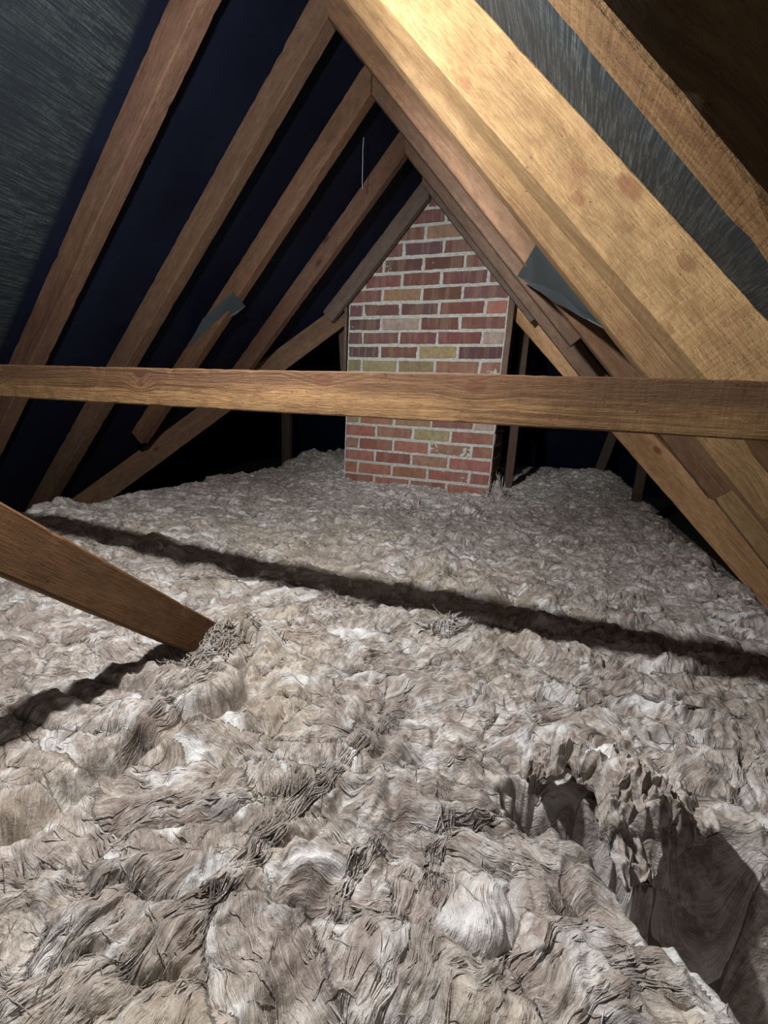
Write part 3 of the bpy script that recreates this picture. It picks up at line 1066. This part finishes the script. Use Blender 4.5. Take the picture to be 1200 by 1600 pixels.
def tubes(px, py, rad, lift, smooth_n=2, vert=0.0):
    r = rng
    n, seg = px.shape
    t = np.linspace(0, 1, seg)
    P = np.stack([px, py, 0 * px], -1)
    z = wool_h(P[:, :, 0], P[:, :, 1])
    # strands that would bridge a hole are dropped
    ok = np.abs(np.diff(z, axis=1)).max(1) < 0.030 if seg > 20 else (z.max(1) - z.min(1)) < 0.030
    P, z, lift, rad = P[ok], z[ok], lift[ok], rad[ok]
    n = len(P)
    fu, fv = flow(P[:, :, 0], P[:, :, 1])
    P[:, :, 0], P[:, :, 1] = side_push(P[:, :, 0], P[:, :, 1])
    zs = z.copy()
    for _ in range(smooth_n):
        zs[:, 1:-1] = (zs[:, :-2] + zs[:, 1:-1] + zs[:, 2:]) / 3
    base = np.maximum(zs, z - 0.0005) if smooth_n < 3 else (0.25 * zs + 0.75 * np.maximum(zs, z))
    P[:, :, 2] = base + np.sin(t * math.pi)[None, :] * lift[:, None] + vert * t[None, :] ** 1.3
    Tn = np.gradient(P, axis=1)
    Tn /= np.linalg.norm(Tn, axis=2, keepdims=True) + 1e-9
    B = np.cross(Tn, np.array([0, 0, 1.0]))
    B /= np.linalg.norm(B, axis=2, keepdims=True) + 1e-9
    N = np.cross(B, Tn)
    rr = rad[:, None] * (0.15 + 0.85 * np.sin(np.clip(t * 0.94 + 0.03, 0, 1) * math.pi) ** 0.6)[None, :]
    rings = []
    for q in range(3):
        an = q * 2 * math.pi / 3 + 0.5
        rings.append(P + (B * math.cos(an) * 1.5 + N * math.sin(an) * 0.7) * rr[:, :, None])
    Vv = np.stack(rings, 2)
    ii = np.arange(n * seg * 3).reshape(n, seg, 3)
    a0, a1 = ii[:, :-1, :], ii[:, 1:, :]
    Fq = np.stack([a0, np.roll(a0, -1, 2), np.roll(a1, -1, 2), a1], -1).reshape(-1, 4)
    At = np.repeat(np.stack([fu, fv + r.normal(0, 0.02, n)[:, None], 0 * fu], -1)[:, :, None, :], 3, axis=2).reshape(-1, 3)
    add_part(Vv.reshape(-1, 3), Fq, At)


def sample_xy(n):
    # more samples where the quilt is close to the hatch
    y = 0.05 + 3.4 * rng.random(n) ** 1.8
    x0 = np.maximum(-1.85, -0.75 - 1.25 * y)
    x1 = np.minimum(0.58, 0.22 + 0.30 * y)
    return x0 + (x1 - x0) * rng.random(n), y


nb_, per = 1500, 6
bx, by = sample_xy(nb_)
bl = rng.uniform(0.03, 0.11, nb_)
bw = rng.uniform(0.0010, 0.0045, nb_)
X = np.repeat(bx, per) + rng.normal(0, 1, nb_ * per) * np.repeat(bw, per)
Yv = np.repeat(by, per) + rng.normal(0, 1, nb_ * per) * np.repeat(bw, per)
strands(nb_ * per, 10, X, Yv, np.repeat(bl, per) * rng.uniform(0.6, 1.1, nb_ * per),
        rng.uniform(0.0002, 0.0006, nb_ * per) * (1 + 0.4 * np.clip(Yv, 0, 3)), rng.uniform(-0.0003, 0.0006, nb_ * per), 0.10, follow=0.7)
ns = 3500
X, Yv = sample_xy(ns)
strands(ns, 8, X, Yv, rng.uniform(0.01, 0.04, ns), rng.uniform(0.00015, 0.0004, ns) * (1 + 0.5 * Yv),
        rng.uniform(0.0, 0.003, ns), 0.9, follow=0.15)
# longer twisted skeins that run across the quilt
SKEINS = [
    [ (-0.161, 0.546), (-0.194, 0.404), (-0.219, 0.320), (-0.235, 0.245), (-0.258, 0.179), (-0.274, 0.136) ],
    [ (-0.415, 0.555), (-0.449, 0.446), (-0.449, 0.313), (-0.461, 0.268) ],
    [ (-0.364, 0.865), (-0.275, 0.758), (-0.192, 0.706) ],
    [ (-0.042, 0.803), (0.092, 0.751), (0.233, 0.741), (0.361, 0.775) ],
    [ (-0.050, 0.392), (-0.061, 0.350), (-0.051, 0.304) ],
    [ (0.024, 0.473), (-0.014, 0.425), (-0.049, 0.385), (-0.068, 0.438) ],
    [ (-0.118, 0.470), (-0.053, 0.476), (0.031, 0.481), (0.082, 0.519) ],
    [ (-0.411, 0.625), (-0.447, 0.751), (-0.432, 0.870) ],
    [ (-0.850, 0.785), (-0.631, 0.901), (-0.364, 0.865), (-0.162, 0.894) ],
    [ (0.103, 0.991), (0.222, 0.957), (0.311, 0.875) ],
    [ (-0.133, 0.239), (-0.122, 0.317), (-0.114, 0.365) ],
    [ (-0.247, 0.234), (-0.209, 0.295), (-0.215, 0.365), (-0.208, 0.431) ],
]
for k_, pl in enumerate(SKEINS):
    pl = np.array(pl)
    sg = np.r_[0, np.cumsum(np.hypot(*np.diff(pl, axis=0).T))]
    m_, seg_ = 26, 40
    tt = np.linspace(0, 1, seg_)[None, :] * rng.uniform(0.55, 1.0, (m_, 1))
    tt = tt + rng.uniform(0, 1, (m_, 1)) * (1 - tt.max(1, keepdims=True))
    px_, py_ = np.interp(tt * sg[-1], sg, pl[:, 0]), np.interp(tt * sg[-1], sg, pl[:, 1])
    wid_ = 0.005 + 0.006 * rng.random()
    ph = rng.uniform(0, 6.28, (m_, 1))
    px_ = px_ + wid_ * np.sin(ph + tt * 4) + 0.008 * perlin(px_ * 18, py_ * 18, 95) + 0.0015 * perlin(tt * 20 + ph, ph + 0 * tt, 96)
    py_ = py_ + wid_ * np.cos(ph * 1.7 + tt * 4) + 0.008 * perlin(px_ * 18 + 4, py_ * 18, 97) + 0.0015 * perlin(tt * 20 + ph, ph + 0 * tt, 98)
    tubes(px_, py_, rng.uniform(0.0003, 0.0008, m_), 0.0012 * rng.random(m_), 3)

# ragged tufts round the board end, by the chimney foot and along the torn edge
for cx, cy, s_, n_, vt in ((-0.53, 0.60, 0.030, 160, 0.012), (-0.51, 0.54, 0.025, 160, 0.008), (-0.24, 2.42, 0.03, 110, 0.06), (-0.60, 1.95, 0.05, 120, 0.02),
                           (-0.30, 1.95, 0.05, 120, 0.02), (-0.16, 0.83, 0.015, 70, 0.014)):
    X = cx + rng.normal(0, s_, n_)
    Yv = cy + rng.normal(0, s_, n_)
    strands(n_, 8, X, Yv, rng.uniform(0.015, 0.05, n_), rng.uniform(0.0004, 0.0011, n_) * (1 + 0.4 * cy),
            rng.uniform(0.001, 0.006, n_), 0.9, follow=0.0, vert=vt, dirs=rng.uniform(0, 6.28, n_))

wool = mesh_np('loft_insulation', np.concatenate(WV), np.concatenate(WF), M_WOOL, smooth=True)
fa = wool.data.attributes.new('flow', 'FLOAT_VECTOR', 'POINT')
fa.data.foreach_set('vector', np.concatenate(WA).astype(np.float32).ravel())
tag(wool, 'rumpled brown grey mineral wool insulation covering the whole loft floor', 'insulation', kind='stuff')


# ---------------------------------------------------------------- cobwebs
def thread(name, chains, rad, label):
    V, F = [], []
    for ch in chains:
        ch = np.array(ch, float)
        for i in range(len(ch)):
            for q in range(4):
                a = q * math.pi / 2
                V.append(ch[i] + np.array([math.cos(a) * rad, math.sin(a) * rad, 0.0]))
        b = len(V) - 4 * len(ch)
        for i in range(len(ch) - 1):
            for q in range(4):
                F.append((b + i * 4 + q, b + i * 4 + (q + 1) % 4, b + (i + 1) * 4 + (q + 1) % 4, b + (i + 1) * 4 + q))
    return tag(mesh_np(name, V, F, M_WEB), label, 'cobweb', 'cobwebs')


thread('cobweb', [[(-0.819, 1.809, 1.015), (-0.83, 1.83, 0.985), (-0.842, 1.86, 0.95), (-0.853, 1.885, 0.92), (-0.865, 1.915, 0.891)]], 0.0012,
       'thin cobweb thread hanging between the two far left rafters near the ridge')
thread('cobweb', [[(0.062, 0.42, 0.34), (0.05, 0.40, 0.30), (0.034, 0.392, 0.25), (0.031, 0.390, 0.228)],
                  [(0.05, 0.40, 0.30), (0.058, 0.385, 0.27), (0.045, 0.385, 0.235)]], 0.00035,
       'wispy cobweb in the black top right corner beside the narrow rafter')
